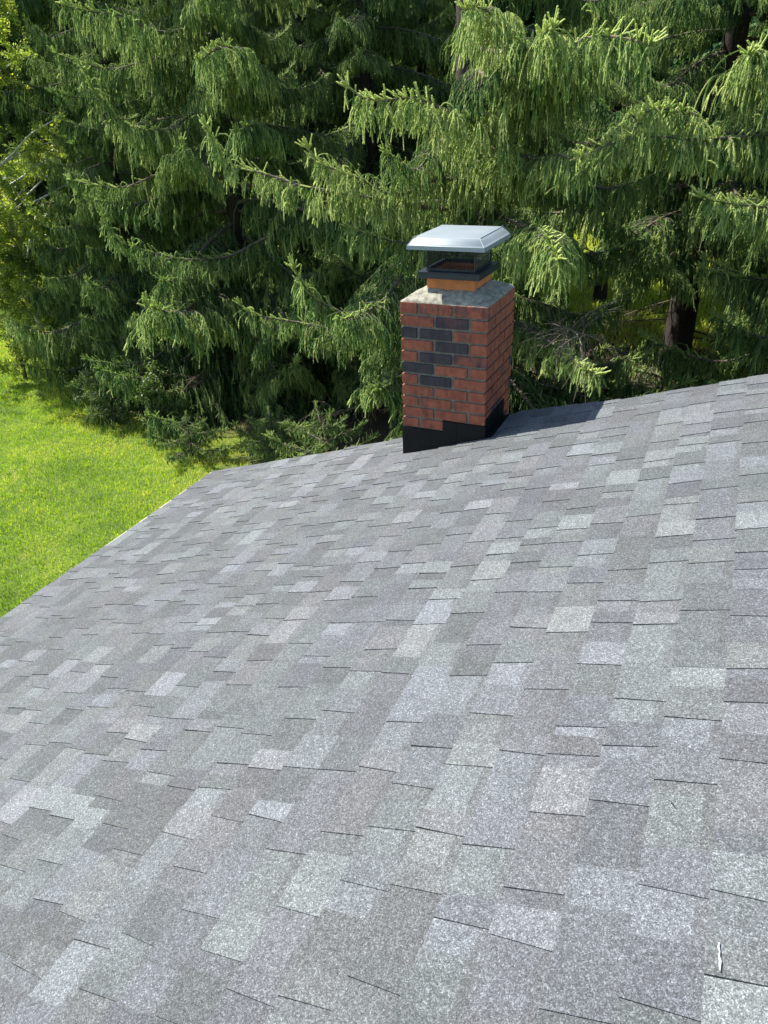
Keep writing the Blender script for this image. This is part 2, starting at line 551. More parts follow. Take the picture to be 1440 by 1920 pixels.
def build_house():
    root = empty('house', (0, 0, 0))
    tag(root, 'house with grey asphalt shingle roof and a brick chimney at its far gable edge', 'house')
    roof = build_shingles(root)
    m2 = build_shingles(root, mirror=True, seed=9)
    # deck boards under the shingles
    mb = MB()
    for sgn in (0, 1):
        xs = [XE + 0.01, -1.9, -0.5, 0.8, XR]
        for a, b in zip(xs[:-1], xs[1:]):
            ya, yb = rake_y(a) - 0.012, rake_y(b) - 0.012
            f = (lambda x: 2 * XR - x) if sgn else (lambda x: x)
            base = [(f(a), -3.55, roofz(a) - 0.03), (f(b), -3.55, roofz(b) - 0.03), (f(b), yb, roofz(b) - 0.03), (f(a), ya, roofz(a) - 0.03)]
            top = [(x, y, z + 0.024) for x, y, z in base]
            mb.prism(base, top)
    link('roof_deck', mb.mesh('roof_deck'), simple_mat('plywood_deck', (0.35, 0.26, 0.16), 0.9), root)
    # metal drip edge on the eave
    mb = MB()
    s = -0.032
    prof = [(-0.030, 0.0005), (-0.030, -0.004), (0.0, -0.006), (0.0, -0.0015)]
    def P(s, h, y):
        x = XE + s * CS
        p = np.array([x, y, roofz(x)]) + NORM * h
        return tuple(p)
    mb.prism([P(s_, h_, -3.55) for s_, h_ in prof], [P(s_, h_, 4.62) for s_, h_ in prof])
    x0 = P(-0.030, -0.004, 0)
    mb.box((x0[0] - 0.001, -3.55, x0[2] - 0.05), (x0[0] + 0.003, 4.62, x0[2] + 0.002))
    link('drip_edge', mb.mesh('drip_edge'), CREAM, roof)
    # ridge caps
    mb = MB('tone', 'hue', 'band')
    rng = random.Random(4)
    y = -3.55
    while y < 4.2:
        tn = rng.uniform(0.2, 0.6)
        zr = roofz(XR)
        for sg in (-1, 1):
            a = (XR, y, zr + 0.028); b = (XR, y + 0.19, zr + 0.016)
            c = (XR + sg * 0.15, y + 0.19, roofz(XR - 0.15) + 0.014); d = (XR + sg * 0.15, y, roofz(XR - 0.15) + 0.024)
            mb.face([a, b, c, d] if sg > 0 else [d, c, b, a], tone=tn, hue=rng.random())
            e = (XR, y, zr + 0.012); g = (XR + sg * 0.15, y, roofz(XR - 0.15) + 0.01)
            mb.face([a, d, g, e], tone=0, hue=0.5)
        y += 0.15
    link('ridge_cap', mb.mesh('ridge_cap'), SHINGLE, roof)
    # fascia / rake boards
    mb = MB()
    for f in (lambda x: x, lambda x: 2 * XR - x):
        xs = [XE + 0.03, -2.0, -0.5, XR]
        for a, b in zip(xs[:-1], xs[1:]):
            ya, yb = rake_y(a) - 0.03, rake_y(b) - 0.03
            A = [(f(a), ya - 0.02, roofz(a) - 0.17), (f(b), yb - 0.02, roofz(b) - 0.17), (f(b), yb, roofz(b) - 0.17), (f(a), ya, roofz(a) - 0.17)]
            B = [(x, y, z + 0.138) for x, y, z in A]
            mb.prism(A, B)
        mb.box((min(f(XE + 0.005), f(XE + 0.025)), -3.5, roofz(XE) - 0.19), (max(f(XE + 0.005), f(XE + 0.025)), 4.58, roofz(XE) - 0.035))
    link('fascia', mb.mesh('fascia'), CREAM, root)
    # walls: lapped siding with the gable
    mb = MB()
    xl, xr = XE + 0.45, 2 * XR - XE - 0.45
    yw = 4.27
    def top(x): return roofz(x if x < XR else 2 * XR - x) - 0.035
    z = 0.25
    while z < top(XR):
        z2 = z + 0.15
        # x extent of this board under the rafters
        hw = (top(XR) - z) / T_
        a, b = max(xl, XR - hw), min(xr, XR + hw)
        hw2 = max(0.01, (top(XR) - z2) / T_)
        a2, b2 = max(xl, XR - hw2), min(xr, XR + hw2)
        mb.face([(b, yw + 0.012, z), (a, yw + 0.012, z), (a2, yw, z2), (b2, yw, z2)])
        mb.face([(a, yw + 0.012, z), (b, yw + 0.012, z), (b, yw, z), (a, yw, z)])
        if z2 < top(xl) - 0.1:
            for x, sg in ((xl, -1), (xr, 1)):
                P = [(x + sg * 0.012, -3.3, z), (x + sg * 0.012, yw, z), (x, yw, z2), (x, -3.3, z2)]
                mb.face(P if sg > 0 else P[::-1])
        z = z2
    link('wall', mb.mesh('wall'), SIDING, root)
    mb = MB(); mb.box((xl + 0.02, -3.28, -0.1), (xr - 0.02, yw - 0.02, 0.28))
    link('foundation', mb.mesh('foundation'), CROWN, root)
    mb = MB(); mb.box((XE + 0.03, -3.5, roofz(XE) - 0.185), (xl, 4.5, roofz(XE) - 0.17)); mb.box((xr, -3.5, roofz(XE) - 0.185), (2 * XR - XE - 0.03, 4.5, roofz(XE) - 0.17))
    link('soffit', mb.mesh('soffit'), SIDING, root)

    # ---------------- chimney
    x1, x2, y1, y2 = -1.8328, -1.2612, 4.0945, 4.6648
    zt = GZ - 1.0819
    CH = 0.0758
    core = MB('tone')
    core.box((x1 + 0.011, y1 + 0.011, -0.05), (x2 - 0.011, y2 - 0.011, zt - 0.004))
    rng = random.Random(21)
    W = x2 - x1; unit = W / 2.5; jt = 0.0145
    pattern = {0: [.1, .15, .42], 1: [.18, .72, .12], 2: [.95, 1.0, .15], 3: [.12, 1.0, .1], 4: [.25, 1.0, .45], 5: [1.0, .05, .1],
               6: [.1, 1.0, .1], 7: [.15, .1, .2], 8: [.1, .15, .2], 9: [.15, .12, .1], 10: [.1, .2, .3]}
    ncourse = int((zt + 0.05) / CH)
    half = unit * 0.5
    dep = y2 - y1
    BR = MB('tone')
    for c in range(ncourse):
        z1 = zt - c * CH - (0.0 if c == 0 else jt * 0.5); z0 = zt - (c + 1) * CH + jt * 0.5
        even = c % 2 == 0
        if even: cuts = [0, half + 0.004, half + unit + 0.004, W]
        else: cuts = [0, unit - 0.002, 2 * unit - 0.004, W]
        if c in (2, 4, 6): cuts[1] -= 0.0
        for k in range(3):
            a, b = x1 + cuts[k], x1 + cuts[k + 1]
            a += 0 if k == 0 else jt * 0.55 + rng.uniform(-.002, .004)
            b -= 0 if k == 2 else jt * 0.55 + rng.uniform(-.002, .004)
            tone = pattern.get(c, [rng.choice([.05, .1, .15, .2, .45, 1.0]) for _ in range(3)])[k] + rng.uniform(-.04, .04)
            pr = rng.uniform(-0.0015, 0.0025)
            dz = rng.uniform(-.0012, .0012)
            BR.box((a, y1 - pr, z0 + dz), (b, y1 + 0.05, z1 + dz if c else z1), tone=tone)
            t3 = rng.choice([.05, .1, .15, .2, .45, 1.0])
            BR.box((a, y2 - 0.05, z0), (b, y2 + pr, z1), tone=t3)
        # the two sides (headers of the corner bricks show as the courses bond)
        cutsy = [0.052, half + 0.03, half + unit + 0.03, dep - 0.052] if not even else [0.052, unit + 0.02, 2 * unit + 0.0, dep - 0.052]
        for k in range(3):
            a, b = y1 + cutsy[k] + (jt * .3 if k else 0), y1 + cutsy[k + 1] - (jt * .3 if k < 2 else 0)
            tone = rng.choice([.02, .05, .1, .12, .18, .2, .3, .1, .6, 1.0]) if c in (4, 9, 3) or c > 10 else rng.choice([.02, .06, .1, .2, .3])
            pr = rng.uniform(-0.001, 0.0025)
            BR.box((x2 - 0.05, a + 0.001, z0), (x2 + pr, b - 0.001, z1), tone=tone)
            BR.box((x1 - pr, a + 0.001, z0), (x1 + 0.05, b - 0.001, z1), tone=rng.choice([.05, .1, .2, .3]))
    ch = link('chimney', core.mesh('chimney'), MORTAR, root)
    ch['label'] = 'square red and black brick chimney with concrete crown and metal cap'
    bme = BR.mesh('bricks', weld=1e-6, bevel=0.0022)
    link('brickwork', bme, BRICK, ch)

    # crown: sloping concrete wash with an uneven surface
    cx, cy = -1.547, 4.38
    g = 26
    rngn = np.random.default_rng(8)
    noi = rngn.normal(0, 1, (g, g))
    for _ in range(2):
        noi = (noi + np.roll(noi, 1, 0) + np.roll(noi, -1, 0) + np.roll(noi, 1, 1) + np.roll(noi, -1, 1)) / 5
    U = np.linspace(x1 + 0.002, x2 - 0.002, g); Vv = np.linspace(y1 + 0.002, y2 - 0.002, g)
    X, Y = np.meshgrid(U, Vv, indexing='ij')
    d = np.minimum(np.minimum(X - U[0], U[-1] - X), np.minimum(Y - Vv[0], Vv[-1] - Y))
    Z = zt + 0.006 + np.clip(d / 0.125, 0, 1) ** 0.9 * 0.062 + noi * 0.007
    edge = (d < 1e-6)
    Z[edge] = zt + 0.001 + np.abs(noi[edge]) * 0.006
    Vt = np.stack([X.ravel(), Y.ravel(), Z.ravel()], 1)
    I = np.arange(g * g).reshape(g, g)
    Q = np.stack([I[:-1, :-1], I[1:, :-1], I[1:, 1:], I[:-1, 1:]], -1).reshape(-1, 4)
    ring = np.concatenate([I[:, 0], I[-1, 1:], I[-2::-1, -1], I[0, -2:0:-1]])
    low = Vt[ring].copy(); low[:, 2] = zt - 0.006
    nb = len(Vt)
    Vt = np.concatenate([Vt, low])
    m_ = len(ring); ii = np.arange(m_); jj = (ii + 1) % m_
    Q2 = np.stack([nb + ii, nb + jj, ring[jj], ring[ii]], 1)
    link('crown', np_mesh('crown', Vt, quads=np.concatenate([Q, Q2])), CROWN, ch)

    # clay flue liner
    mb = MB()
    hw, hd, th = 0.156, 0.164, 0.02
    zb, zf = zt + 0.02, GZ - 0.922
    def rect(hw, hd, z): return [(cx - hw, cy - hd, z), (cx + hw, cy - hd, z), (cx + hw, cy + hd, z), (cx - hw, cy + hd, z)]
    def tube(mb, o, i, z0, z1, **k):
        A, B, C, D = rect(*o, z0), rect(*o, z1), rect(*i, z1), rect(*i, z0)
        for a in range(4):
            b = (a + 1) % 4
            mb.face([A[a], A[b], B[b], B[a]]); mb.face([B[a], B[b], C[b], C[a]]); mb.face([C[a], C[b], D[b], D[a]]); mb.face([D[a], D[b], A[b], A[a]])
    tube(mb, (hw, hd), (hw - th, hd - th), zb, zf)
    link('flue_liner', mb.mesh('flue_liner', weld=1e-5, bevel=0.006), CLAY, ch)
    mb = MB(); mb.box((cx - hw + th, cy - hd + th, zt - 0.25), (cx + hw - th, cy + hd - th, zt - 0.24))
    # cap: base frame, mesh screen, lid
    mb = MB()
    tube(mb, (0.197, 0.202), (0.150, 0.156), GZ - 0.921, GZ - 0.913)
    tube(mb, (0.197, 0.202), (0.190, 0.195), GZ - 0.952, GZ - 0.9215)
    tube(mb, (0.158, 0.164), (0.148, 0.154), GZ - 0.9125, GZ - 0.898)
    # small return lip running inside
    link('cap_base', mb.mesh('cap_base', weld=1e-5, bevel=0.002), BLACKMETAL, ch)
    mb = MB()
    sw, sd = 0.152, 0.158
    z0, z1 = GZ - 0.905, GZ - 0.762
    w = 0.0019
    def wire(a, b):
        a, b = np.array(a), np.array(b)
        dd = (b - a) / np.linalg.norm(b - a)
        u = np.cross(dd, (0.3, 0.5, 0.81)); u /= np.linalg.norm(u); v = np.cross(dd, u)
        pa = [a + w * (math.cos(t) * u + math.sin(t) * v) for t in (0, 2.09, 4.19)]
        pb = [p + (b - a) for p in pa]
        mb.prism(pa, pb, caps=False)
    for k in range(25):
        f = -1 + 2 * k / 24
        for sg in (-1, 1):
            j = 0.004 * math.sin(k * 2.3 + sg)
            wire((cx + f * sw + j, cy + sg * sd, z0), (cx + f * sw - j, cy + sg * sd, z1))
            wire((cx + sg * sw, cy + f * sd + j, z0), (cx + sg * sw, cy + f * sd - j, z1))
    for k in range(1, 6):
        z = z0 + (z1 - z0) * k / 6
        R_ = rect(sw, sd, z)
        for a in range(4): wire(R_[a], R_[(a + 1) % 4])
    for sx in (-1, 1):
        for sy in (-1, 1):
            mb.box((cx + sx * sw - .004, cy + sy * sd - .004, z0), (cx + sx * sw + .004, cy + sy * sd + .004, z1))
    link('cap_screen', mb.mesh('cap_screen'), BLACKMETAL, ch)
    mb = MB()
    L0, L1, L2 = rect(0.245, 0.265, GZ - 0.775), rect(0.243, 0.263, GZ - 0.752), rect(0.200, 0.222, GZ - 0.703)
    L1b = rect(0.239, 0.259, GZ - 0.7505)
    U0, U2 = rect(0.242, 0.262, GZ - 0.775), rect(0.199, 0.221, GZ - 0.7055)
    U1 = rect(0.238, 0.258, GZ - 0.753)
    def band(A, B):
        for a in range(4):
            b = (a + 1) % 4
            mb.face([A[a], A[b], B[b], B[a]])
    band(L0, L1); band(L1, L1b)
    prev = L1b
    for fx, fy, fz in ((0.232, 0.252, 0.741), (0.219, 0.240, 0.724), (0.206, 0.228, 0.712), (0.190, 0.212, 0.7055), (0.150, 0.170, 0.701), (0.08, 0.09, 0.702)):
        cur = rect(fx, fy, GZ - fz); band(prev, cur); prev = cur
    mb.face(prev)
    band(U1, U0); band(U2, U1); band(U0, L0); mb.face(list(reversed(U2)))
    me = mb.mesh('cap_lid', weld=1e-5)
    for p_ in me.polygons: p_.use_smooth = p_.normal.z > 0.3
    link('cap_lid', me, LIDMAT, ch)
    # folded hem seams at the lid corners
    mb = MB()
    for a in range(4):
        A, B = np.array(L1b[a]), np.array(L2[a])
        o = np.array([0, 0, 0.0035])
        side = np.cross(B - A, (0, 0, 1)); side = side / np.linalg.norm(side) * 0.0035
        mb.prism([tuple(A - side - o * .5), tuple(A + side - o * .5), tuple(A + o)], [tuple(B - side - o * .5), tuple(B + side - o * .5), tuple(B + o)])
    link('corner_seam', mb.mesh('corner_seam'), LIDMAT, ch)

    # flashing: black coated metal, stepped to the brick courses
    mb = MB()
    z10, z11 = zt - 10 * CH, zt - 11 * CH
    e = 0.006
    xm = x1 + W * 0.5
    def rz(x): return roofz(x) + 0.004
    # front panel (two steps) as slabs
    mb.prism([(x1 - e, y1 - e, rz(x1 - e) - .02), (xm, y1 - e, rz(xm) - .02), (xm, y1 - e, z11), (x1 - e, y1 - e, z11)][::-1],
             [(x1 - e, y1 + .01, rz(x1 - e) - .02), (xm, y1 + .01, rz(xm) - .02), (xm, y1 + .01, z11), (x1 - e, y1 + .01, z11)][::-1])
    mb.prism([(xm, y1 - e, rz(xm) - .02), (x2 + e, y1 - e, rz(x2 + e) - .02), (x2 + e, y1 - e, z10), (xm, y1 - e, z10 + 0.002)][::-1],
             [(xm, y1 + .01, rz(xm) - .02), (x2 + e, y1 + .01, rz(x2 + e) - .02), (x2 + e, y1 + .01, z10), (xm, y1 + .01, z10 + 0.002)][::-1])
    yb = yb_ = rake_y(x2) - 0.01
    mb.box((x2 - 0.01, y1 + 0.011, rz(x2) - .03), (x2 + e, yb, z10 + 0.045))
    mb.box((x1 - e, y1 + 0.011, rz(x1) - .03), (x1 + 0.01, rake_y(x1) - 0.01, z11 + 0.0))
    for k, (fx, w_) in enumerate(((0.30, 0.0016), (0.62, 0.0016))):
        xx = x1 + W * fx
        mb.box((xx, y1 - e - w_, rz(xx) - .01), (xx + 0.03, y1 - e - 0.0002, (z11 if fx < .5 else z10) - 0.004))
    for yy in (y1 + 0.12, y1 + 0.26):
        if yy < yb_ - 0.05: mb.box((x2 + e + 0.0002, yy, rz(x2) - .02), (x2 + e + 0.0018, yy + 0.09, z10 + 0.04))
    # apron turned out over the shingles on the uphill side and in front
    def R3(x, y, h): return tuple(np.array([x, y, roofz(x)]) + NORM * h)
    A = [R3(x2 + e, y1 - 0.004, 0.011), R3(x2 + 0.055, y1 + 0.004, 0.011), R3(x2 + 0.055, yb, 0.011), R3(x2 + e, yb, 0.011)]
    mb.prism(A, [tuple(np.array(p) + NORM * 0.002) for p in A])
    link('flashing', mb.mesh('flashing'), FLASH, ch)
    return root


house = build_house()


# sealant smear and a stray twig lying on the shingles
def roof_world(x, y, h):
    return tuple(np.array([x, y, roofz(x)]) + NORM * h)


rng = random.Random(2)
mb = MB()
pts = [(0.212, 0.932), (0.2108, 0.923), (0.2135, 0.914), (0.2128, 0.905), (0.2152, 0.896), (0.2148, 0.886), (0.216, 0.877)]
wid = [0.0006, 0.0024, 0.0013, 0.0017, 0.003, 0.0022, 0.0004]
for (a, b, wa, wb) in zip(pts[:-1], pts[1:], wid[:-1], wid[1:]):
    jA, jB = rng.uniform(-.001, .001), rng.uniform(-.001, .001)
    lo = [roof_world(a[0] - wa, a[1], 0.0085), roof_world(a[0] + wa, a[1], 0.0085), roof_world(b[0] + wb, b[1], 0.0085), roof_world(b[0] - wb, b[1], 0.0085)]
    hi = [roof_world(a[0] - wa * .7, a[1], 0.0185), roof_world(a[0] + wa * .7, a[1], 0.0185), roof_world(b[0] + wb * .7, b[1], 0.0185), roof_world(b[0] - wb * .7, b[1], 0.0185)]
    mb.prism(lo[::-1], hi[::-1])
tag(link('sealant_smear', mb.mesh('sealant_smear'), WHITEP), 'thin white smear of sealant on the shingles at the lower right', 'smear')


def tube_mesh(pts, rad, sides=6):
    """pts (K,3), rad (K,) -> V, Q"""
    P = np.asarray(pts, float); K = len(P)
    Tn = np.gradient(P, axis=0); Tn /= np.linalg.norm(Tn, axis=1, keepdims=True) + 1e-9
    ref = np.array([0.31, 0.17, 0.93]) if abs(Tn[0, 2]) < 0.8 else np.array([0.9, 0.3, 0.1])
    A = np.cross(Tn, ref); A /= np.linalg.norm(A, axis=1, keepdims=True) + 1e-9
    B = np.cross(Tn, A)
    th = np.linspace(0, 2 * np.pi, sides, endpoint=False)
    V = P[:, None] + rad[:, None, None] * (np.cos(th)[None, :, None] * A[:, None] + np.sin(th)[None, :, None] * B[:, None])
    V = V.reshape(-1, 3)
    i = np.arange(K - 1)[:, None]; j = np.arange(sides)[None]
    Q = np.stack([i * sides + j, i * sides + (j + 1) % sides, (i + 1) * sides + (j + 1) % sides, (i + 1) * sides + j], -1).reshape(-1, 4)
    return V, Q


tw = [roof_world(0.094, 1.262, 0.016), roof_world(0.1, 1.254, 0.021), roof_world(0.108, 1.244, 0.017)]
V, Q = tube_mesh(np.array(tw), np.array([0.001, 0.0013, 0.0007]), 5)
tag(link('twig', np_mesh('twig', V, quads=Q), BARK), 'tiny dark twig lying on a dark grey shingle at the right', 'twig')


# ------------------------------------------------------------------ vegetation generators
def grow(rng, P0, D0, L, K, droop, wob):
    """N curves of K points: (N,3) starts, directions, lengths"""
    n = len(P0)
    P = np.zeros((n, K, 3)); P[:, 0] = P0
    D = D0 / (np.linalg.norm(D0, axis=1, keepdims=True) + 1e-9)
    st = (L / (K - 1))[:, None]
    for k in range(1, K):
        P[:, k] = P[:, k - 1] + D * st
        D = D + np.array([0, 0, -1]) * (np.asarray(droop)[:, None] if np.ndim(droop) else droop) + rng.normal(0, wob, (n, 3))
        D /= np.linalg.norm(D, axis=1, keepdims=True)
    return P


def frames(P):
    Tn = np.gradient(P, axis=1); Tn /= np.linalg.norm(Tn, axis=2, keepdims=True) + 1e-9
    ref = np.array([0.31, 0.57, 0.2])
    A = np.cross(Tn, ref); A /= np.linalg.norm(A, axis=2, keepdims=True) + 1e-9
    return Tn, A, np.cross(Tn, A)


def tubes(P, r0, r1, sides=3):
    """P (N,K,3) -> verts and quads of thin tubes"""
    n, K, _ = P.shape
    if n == 0: return np.zeros((0, 3)), np.zeros((0, 4), int)
    Tn, A, B = frames(P)
    th = np.linspace(0, 2 * np.pi, sides, endpoint=False)
    r = np.linspace(0, 1, K)[None] * (np.asarray(r1) - np.asarray(r0)).reshape(-1, 1) + np.asarray(r0).reshape(-1, 1)
    V = P[:, :, None] + r[:, :, None, None] * (np.cos(th)[None, None, :, None] * A[:, :, None] + np.sin(th)[None, None, :, None] * B[:, :, None])
    base = (np.arange(n) * K * sides)[:, None, None]
    i = np.arange(K - 1)[None, :, None]; j = np.arange(sides)[None, None]
    Q = np.stack([base + i * sides + j, base + i * sides + (j + 1) % sides, base + (i + 1) * sides + (j + 1) % sides, base + (i + 1) * sides + j], -1).reshape(-1, 4)
    return V.reshape(-1, 3), Q


def needles(rng, P, L, per_m, nl, nw, tone, spread=0.8):
    n, K, _ = P.shape
    cnt = np.maximum(2, (L * per_m)).astype(int)
    idx = np.repeat(np.arange(n), cnt)
    m = len(idx)
    t = rng.uniform(0.02, 1.0, m) * (K - 1)
    k = np.minimum(t.astype(int), K - 2); f = (t - k)[:, None]
    a, b = P[idx, k], P[idx, k + 1]
    pos = a * (1 - f) + b * f
    Tn = b - a; Tn /= np.linalg.norm(Tn, axis=1, keepdims=True) + 1e-9
    R = rng.normal(0, 1, (m, 3)); R -= Tn * np.sum(R * Tn, 1, keepdims=True)
    R /= np.linalg.norm(R, axis=1, keepdims=True) + 1e-9
    fwd = rng.uniform(0.45, 1.1, m)[:, None]
    D = Tn * fwd + R * spread; D /= np.linalg.norm(D, axis=1, keepdims=True)
    S = np.cross(D, R + Tn * 0.3); S /= np.linalg.norm(S, axis=1, keepdims=True) + 1e-9
    ln = (nl * rng.uniform(0.75, 1.2, m) * (1 - 0.35 * (t / (K - 1)) ** 3))[:, None]
    V = np.concatenate([pos - S * nw, pos + S * nw, pos + D * ln])
    i = np.arange(m)
    T = np.stack([i, i + m, i + 2 * m], 1)
    tn = np.asarray(tone)[idx] + 0.22 * (t / (K - 1)) ** 2 + rng.normal(0, 0.05, m)
    return V, T, np.tile(tn, 3)


class Parts:
    def __init__(s): s.V = []; s.T = []; s.Q = []; s.tm = []; s.qm = []; s.A = []; s.n = 0

    def add(s, V, T=None, Q=None, mat=0, tone=0.3):
        if len(V) == 0: return
        s.V.append(V)
        if T is not None and len(T): s.T.append(T + s.n); s.tm.append(np.full(len(T), mat))
        if Q is not None and len(Q): s.Q.append(Q + s.n); s.qm.append(np.full(len(Q), mat))
        s.A.append(np.full(len(V), tone) if np.ndim(tone) == 0 else tone)
        s.n += len(V)

    def mesh(s, name, smooth=False):
        c = lambda l, w: np.concatenate(l) if l else np.zeros((0, w), int)
        return np_mesh(name, np.concatenate(s.V), c(s.T, 3), c(s.Q, 4), np.concatenate(s.tm) if s.tm else None,
                       np.concatenate(s.qm) if s.qm else None, {'tone': np.clip(np.concatenate(s.A), 0, 1)}, smooth)


def resample(pts, n):
    pts = np.asarray(pts, float)
    # Catmull-Rom through the points
    P = np.vstack([2 * pts[0] - pts[1], pts, 2 * pts[-1] - pts[-2]])
    out = []
    for i in range(1, len(P) - 2):
        for t in np.linspace(0, 1, 12, endpoint=False):
            a, b, c, d = P[i - 1], P[i], P[i + 1], P[i + 2]
            out.append(0.5 * ((2 * b) + (-a + c) * t + (2 * a - 5 * b + 4 * c - d) * t * t + (-a + 3 * b - 3 * c + d) * t ** 3))
    out.append(P[-2]); out = np.array(out)
    s = np.concatenate([[0], np.cumsum(np.linalg.norm(np.diff(out, axis=0), axis=1))])
    u = np.linspace(0, s[-1], n)
    return np.stack([np.interp(u, s, out[:, k]) for k in range(3)], 1), s[-1]


def spruce_branch(name, limb, seed, width=0.75, hang=0.5, bare=0.12, dens=1.0, tone=0.3, per_m=470, r0=0.035, tipup=True, needle=0.022, dead=0.0):
    """a drooping Norway spruce branch: limb, flat side shoots, curtains of hanging cord-like shoots"""
    rng = np.random.default_rng(seed)
    C, L = resample(limb, 48)
    pt = Parts()
    s = np.linspace(0, 1, 48)
    V, Q = tube_mesh(C, (r0 * (1 - s) ** 0.8 + 0.004), 6)
    pt.add(V, Q=Q, mat=1)
    Tn = np.gradient(C, axis=0); Tn /= np.linalg.norm(Tn, axis=1, keepdims=True)
    # side shoots
    n2 = int(L / 0.075 * dens)
    u = np.sort(rng.uniform(bare, 0.985, n2))
    k = (u * 47).astype(int)
    side = np.where(np.arange(n2) % 2 == 0, 1.0, -1.0)
    Hn = np.cross(Tn[k], (0, 0, 1.0)); Hn /= np.linalg.norm(Hn, axis=1, keepdims=True) + 1e-9
    prof = np.sin(np.clip((u - bare) / (1 - bare), 0, 1) ** 0.85 * np.pi * 0.93 + 0.22) ** 0.8
    L2 = np.clip(width * prof * rng.uniform(0.45, 1.1, n2), 0.07, None)
    D = Hn * side[:, None] * rng.uniform(0.7, 1.1, n2)[:, None] + Tn[k] * rng.uniform(0.35, 0.8, n2)[:, None] + np.array([0, 0, 0.12])
    S = grow(rng, C[k], D, L2, 8, 0.13 + 0.10 * rng.uniform(0, 1, n2), 0.05)
    V, Q = tubes(S, 0.0055, 0.0025)
    pt.add(V, Q=Q, mat=1)
    tn2 = tone + rng.normal(0, 0.06, n2)
    V, T, A = needles(rng, S[:, 3:], L2 * 0.6, per_m * 0.8, needle, 0.0018, tn2)
    pt.add(V, T=T, tone=A)
    # hanging shoots from side shoots and from the limb
    starts, dirs, lens, tones, src = [], [], [], [], []
    per = np.maximum(1, (L2 / 0.04 * dens)).astype(int)
    idx = np.repeat(np.arange(n2), per)
    f = rng.uniform(0.12, 1.0, len(idx)) * 7
    kk = np.minimum(f.astype(int), 6); fr = (f - kk)[:, None]
    st = S[idx, kk] * (1 - fr) + S[idx, kk + 1] * fr
    dd = S[idx, kk + 1] - S[idx, kk]; dd /= np.linalg.norm(dd, axis=1, keepdims=True)
    clump = 0.5 + 0.5 * np.sin(idx * 0.9 + 3 * u[idx] * 9)
    ll = hang * rng.uniform(0.3, 1.0, len(idx)) * (0.55 + 0.6 * clump) * (1.05 - 0.45 * u[idx]) * (1 - 0.35 * (f / 7))
    dr = dd * 0.5 + rng.normal(0, 0.2, (len(idx), 3)); dr[:, 2] -= 0.6
    starts.append(st); dirs.append(dr); lens.append(ll); tones.append(tn2[idx] + rng.normal(0, 0.16, len(idx)))
    n3 = int(L / 0.03 * dens)
    u3 = rng.uniform(bare, 0.97, n3); k3 = (u3 * 47).astype(int)
    dr = rng.normal(0, 0.4, (n3, 3)) + Tn[k3] * 0.3; dr[:, 2] -= 0.4
    starts.append(C[k3]); dirs.append(dr); lens.append(hang * rng.uniform(0.3, 1.05, n3) * (1.1 - 0.6 * u3)); tones.append(tone + rng.normal(0, 0.08, n3))
    st, dr, ll, tt = (np.concatenate(a) for a in (starts, dirs, lens, tones))
    ll = np.clip(ll, 0.06, None)
    Hh = grow(rng, st, dr, ll, 6, 0.55, 0.06)
    isdead = rng.uniform(0, 1, len(st)) < (0.05 + dead)
    tt = np.where(isdead, 0.0, np.clip(tt + 0.22 * (rng.uniform(0, 1, len(tt)) < 0.22), 0.12, 0.9))
    V, Q = tubes(Hh, np.where(isdead, 0.003, 0.0065), np.where(isdead, 0.002, 0.0055)); pt.add(V, Q=Q, tone=np.repeat(tt, 18))
    live = ~isdead
    V, T, A = needles(rng, Hh[live], ll[live], per_m, needle, 0.0026, tt[live]); pt.add(V, T=T, tone=A)
    # short forked sprays low on the hanging shoots
    n4 = int(len(st) * 1.1)
    id4 = rng.choice(np.where(live)[0], n4)
    k4 = rng.integers(2, 5, n4)
    d4 = Hh[id4, k4 + 1] - Hh[id4, k4]; d4 /= np.linalg.norm(d4, axis=1, keepdims=True); d4 = d4 * 0.9 + rng.normal(0, 0.45, (n4, 3))
    l4 = rng.uniform(0.05, 0.16, n4)
    F4 = grow(rng, Hh[id4, k4], d4, l4, 4, 0.35, 0.05)
    V, Q = tubes(F4, 0.007, 0.006); pt.add(V, Q=Q, tone=np.repeat(tt[id4] + 0.1, 12))
    V, T, A = needles(rng, F4, l4, per_m * 1.1, needle, 0.0028, tt[id4] + 0.12); pt.add(V, T=T, tone=A)
    # upturned stubby shoots near and at the tip
    n5 = int(16 + 10 * L)
    u5 = np.concatenate([np.full(6, 0.999), 0.72 + 0.28 * rng.uniform(0, 1, n5 // 2) ** 0.7, rng.uniform(bare + 0.1, 1, n5 - 6 - n5 // 2)])
    n5 = len(u5)
    k5 = np.minimum((u5 * 47).astype(int), 47)
    d5 = Tn[k5] * 0.8 + rng.normal(0, 0.45, (n5, 3)); d5[:, 2] = np.abs(d5[:, 2]) * 0.9 + (0.25 if tipup else 0.0)
    l5 = rng.uniform(0.07, 0.2, n5)
    F5 = grow(rng, C[k5], d5, l5, 4, -0.04, 0.04)
    V, Q = tubes(F5, 0.011, 0.009); pt.add(V, Q=Q, tone=tone + 0.28)
    V, T, A = needles(rng, F5, l5, per_m * 1.5, needle, 0.0028, np.full(n5, tone + 0.25)); pt.add(V, T=T, tone=A)
    Ct = C[34:][None]
    V, T, A = needles(rng, Ct, np.array([L * 0.28]), per_m * 1.4, needle * 1.05, 0.0028, np.array([tone + 0.15])); pt.add(V, T=T, tone=A)
    return pt.mesh(name)


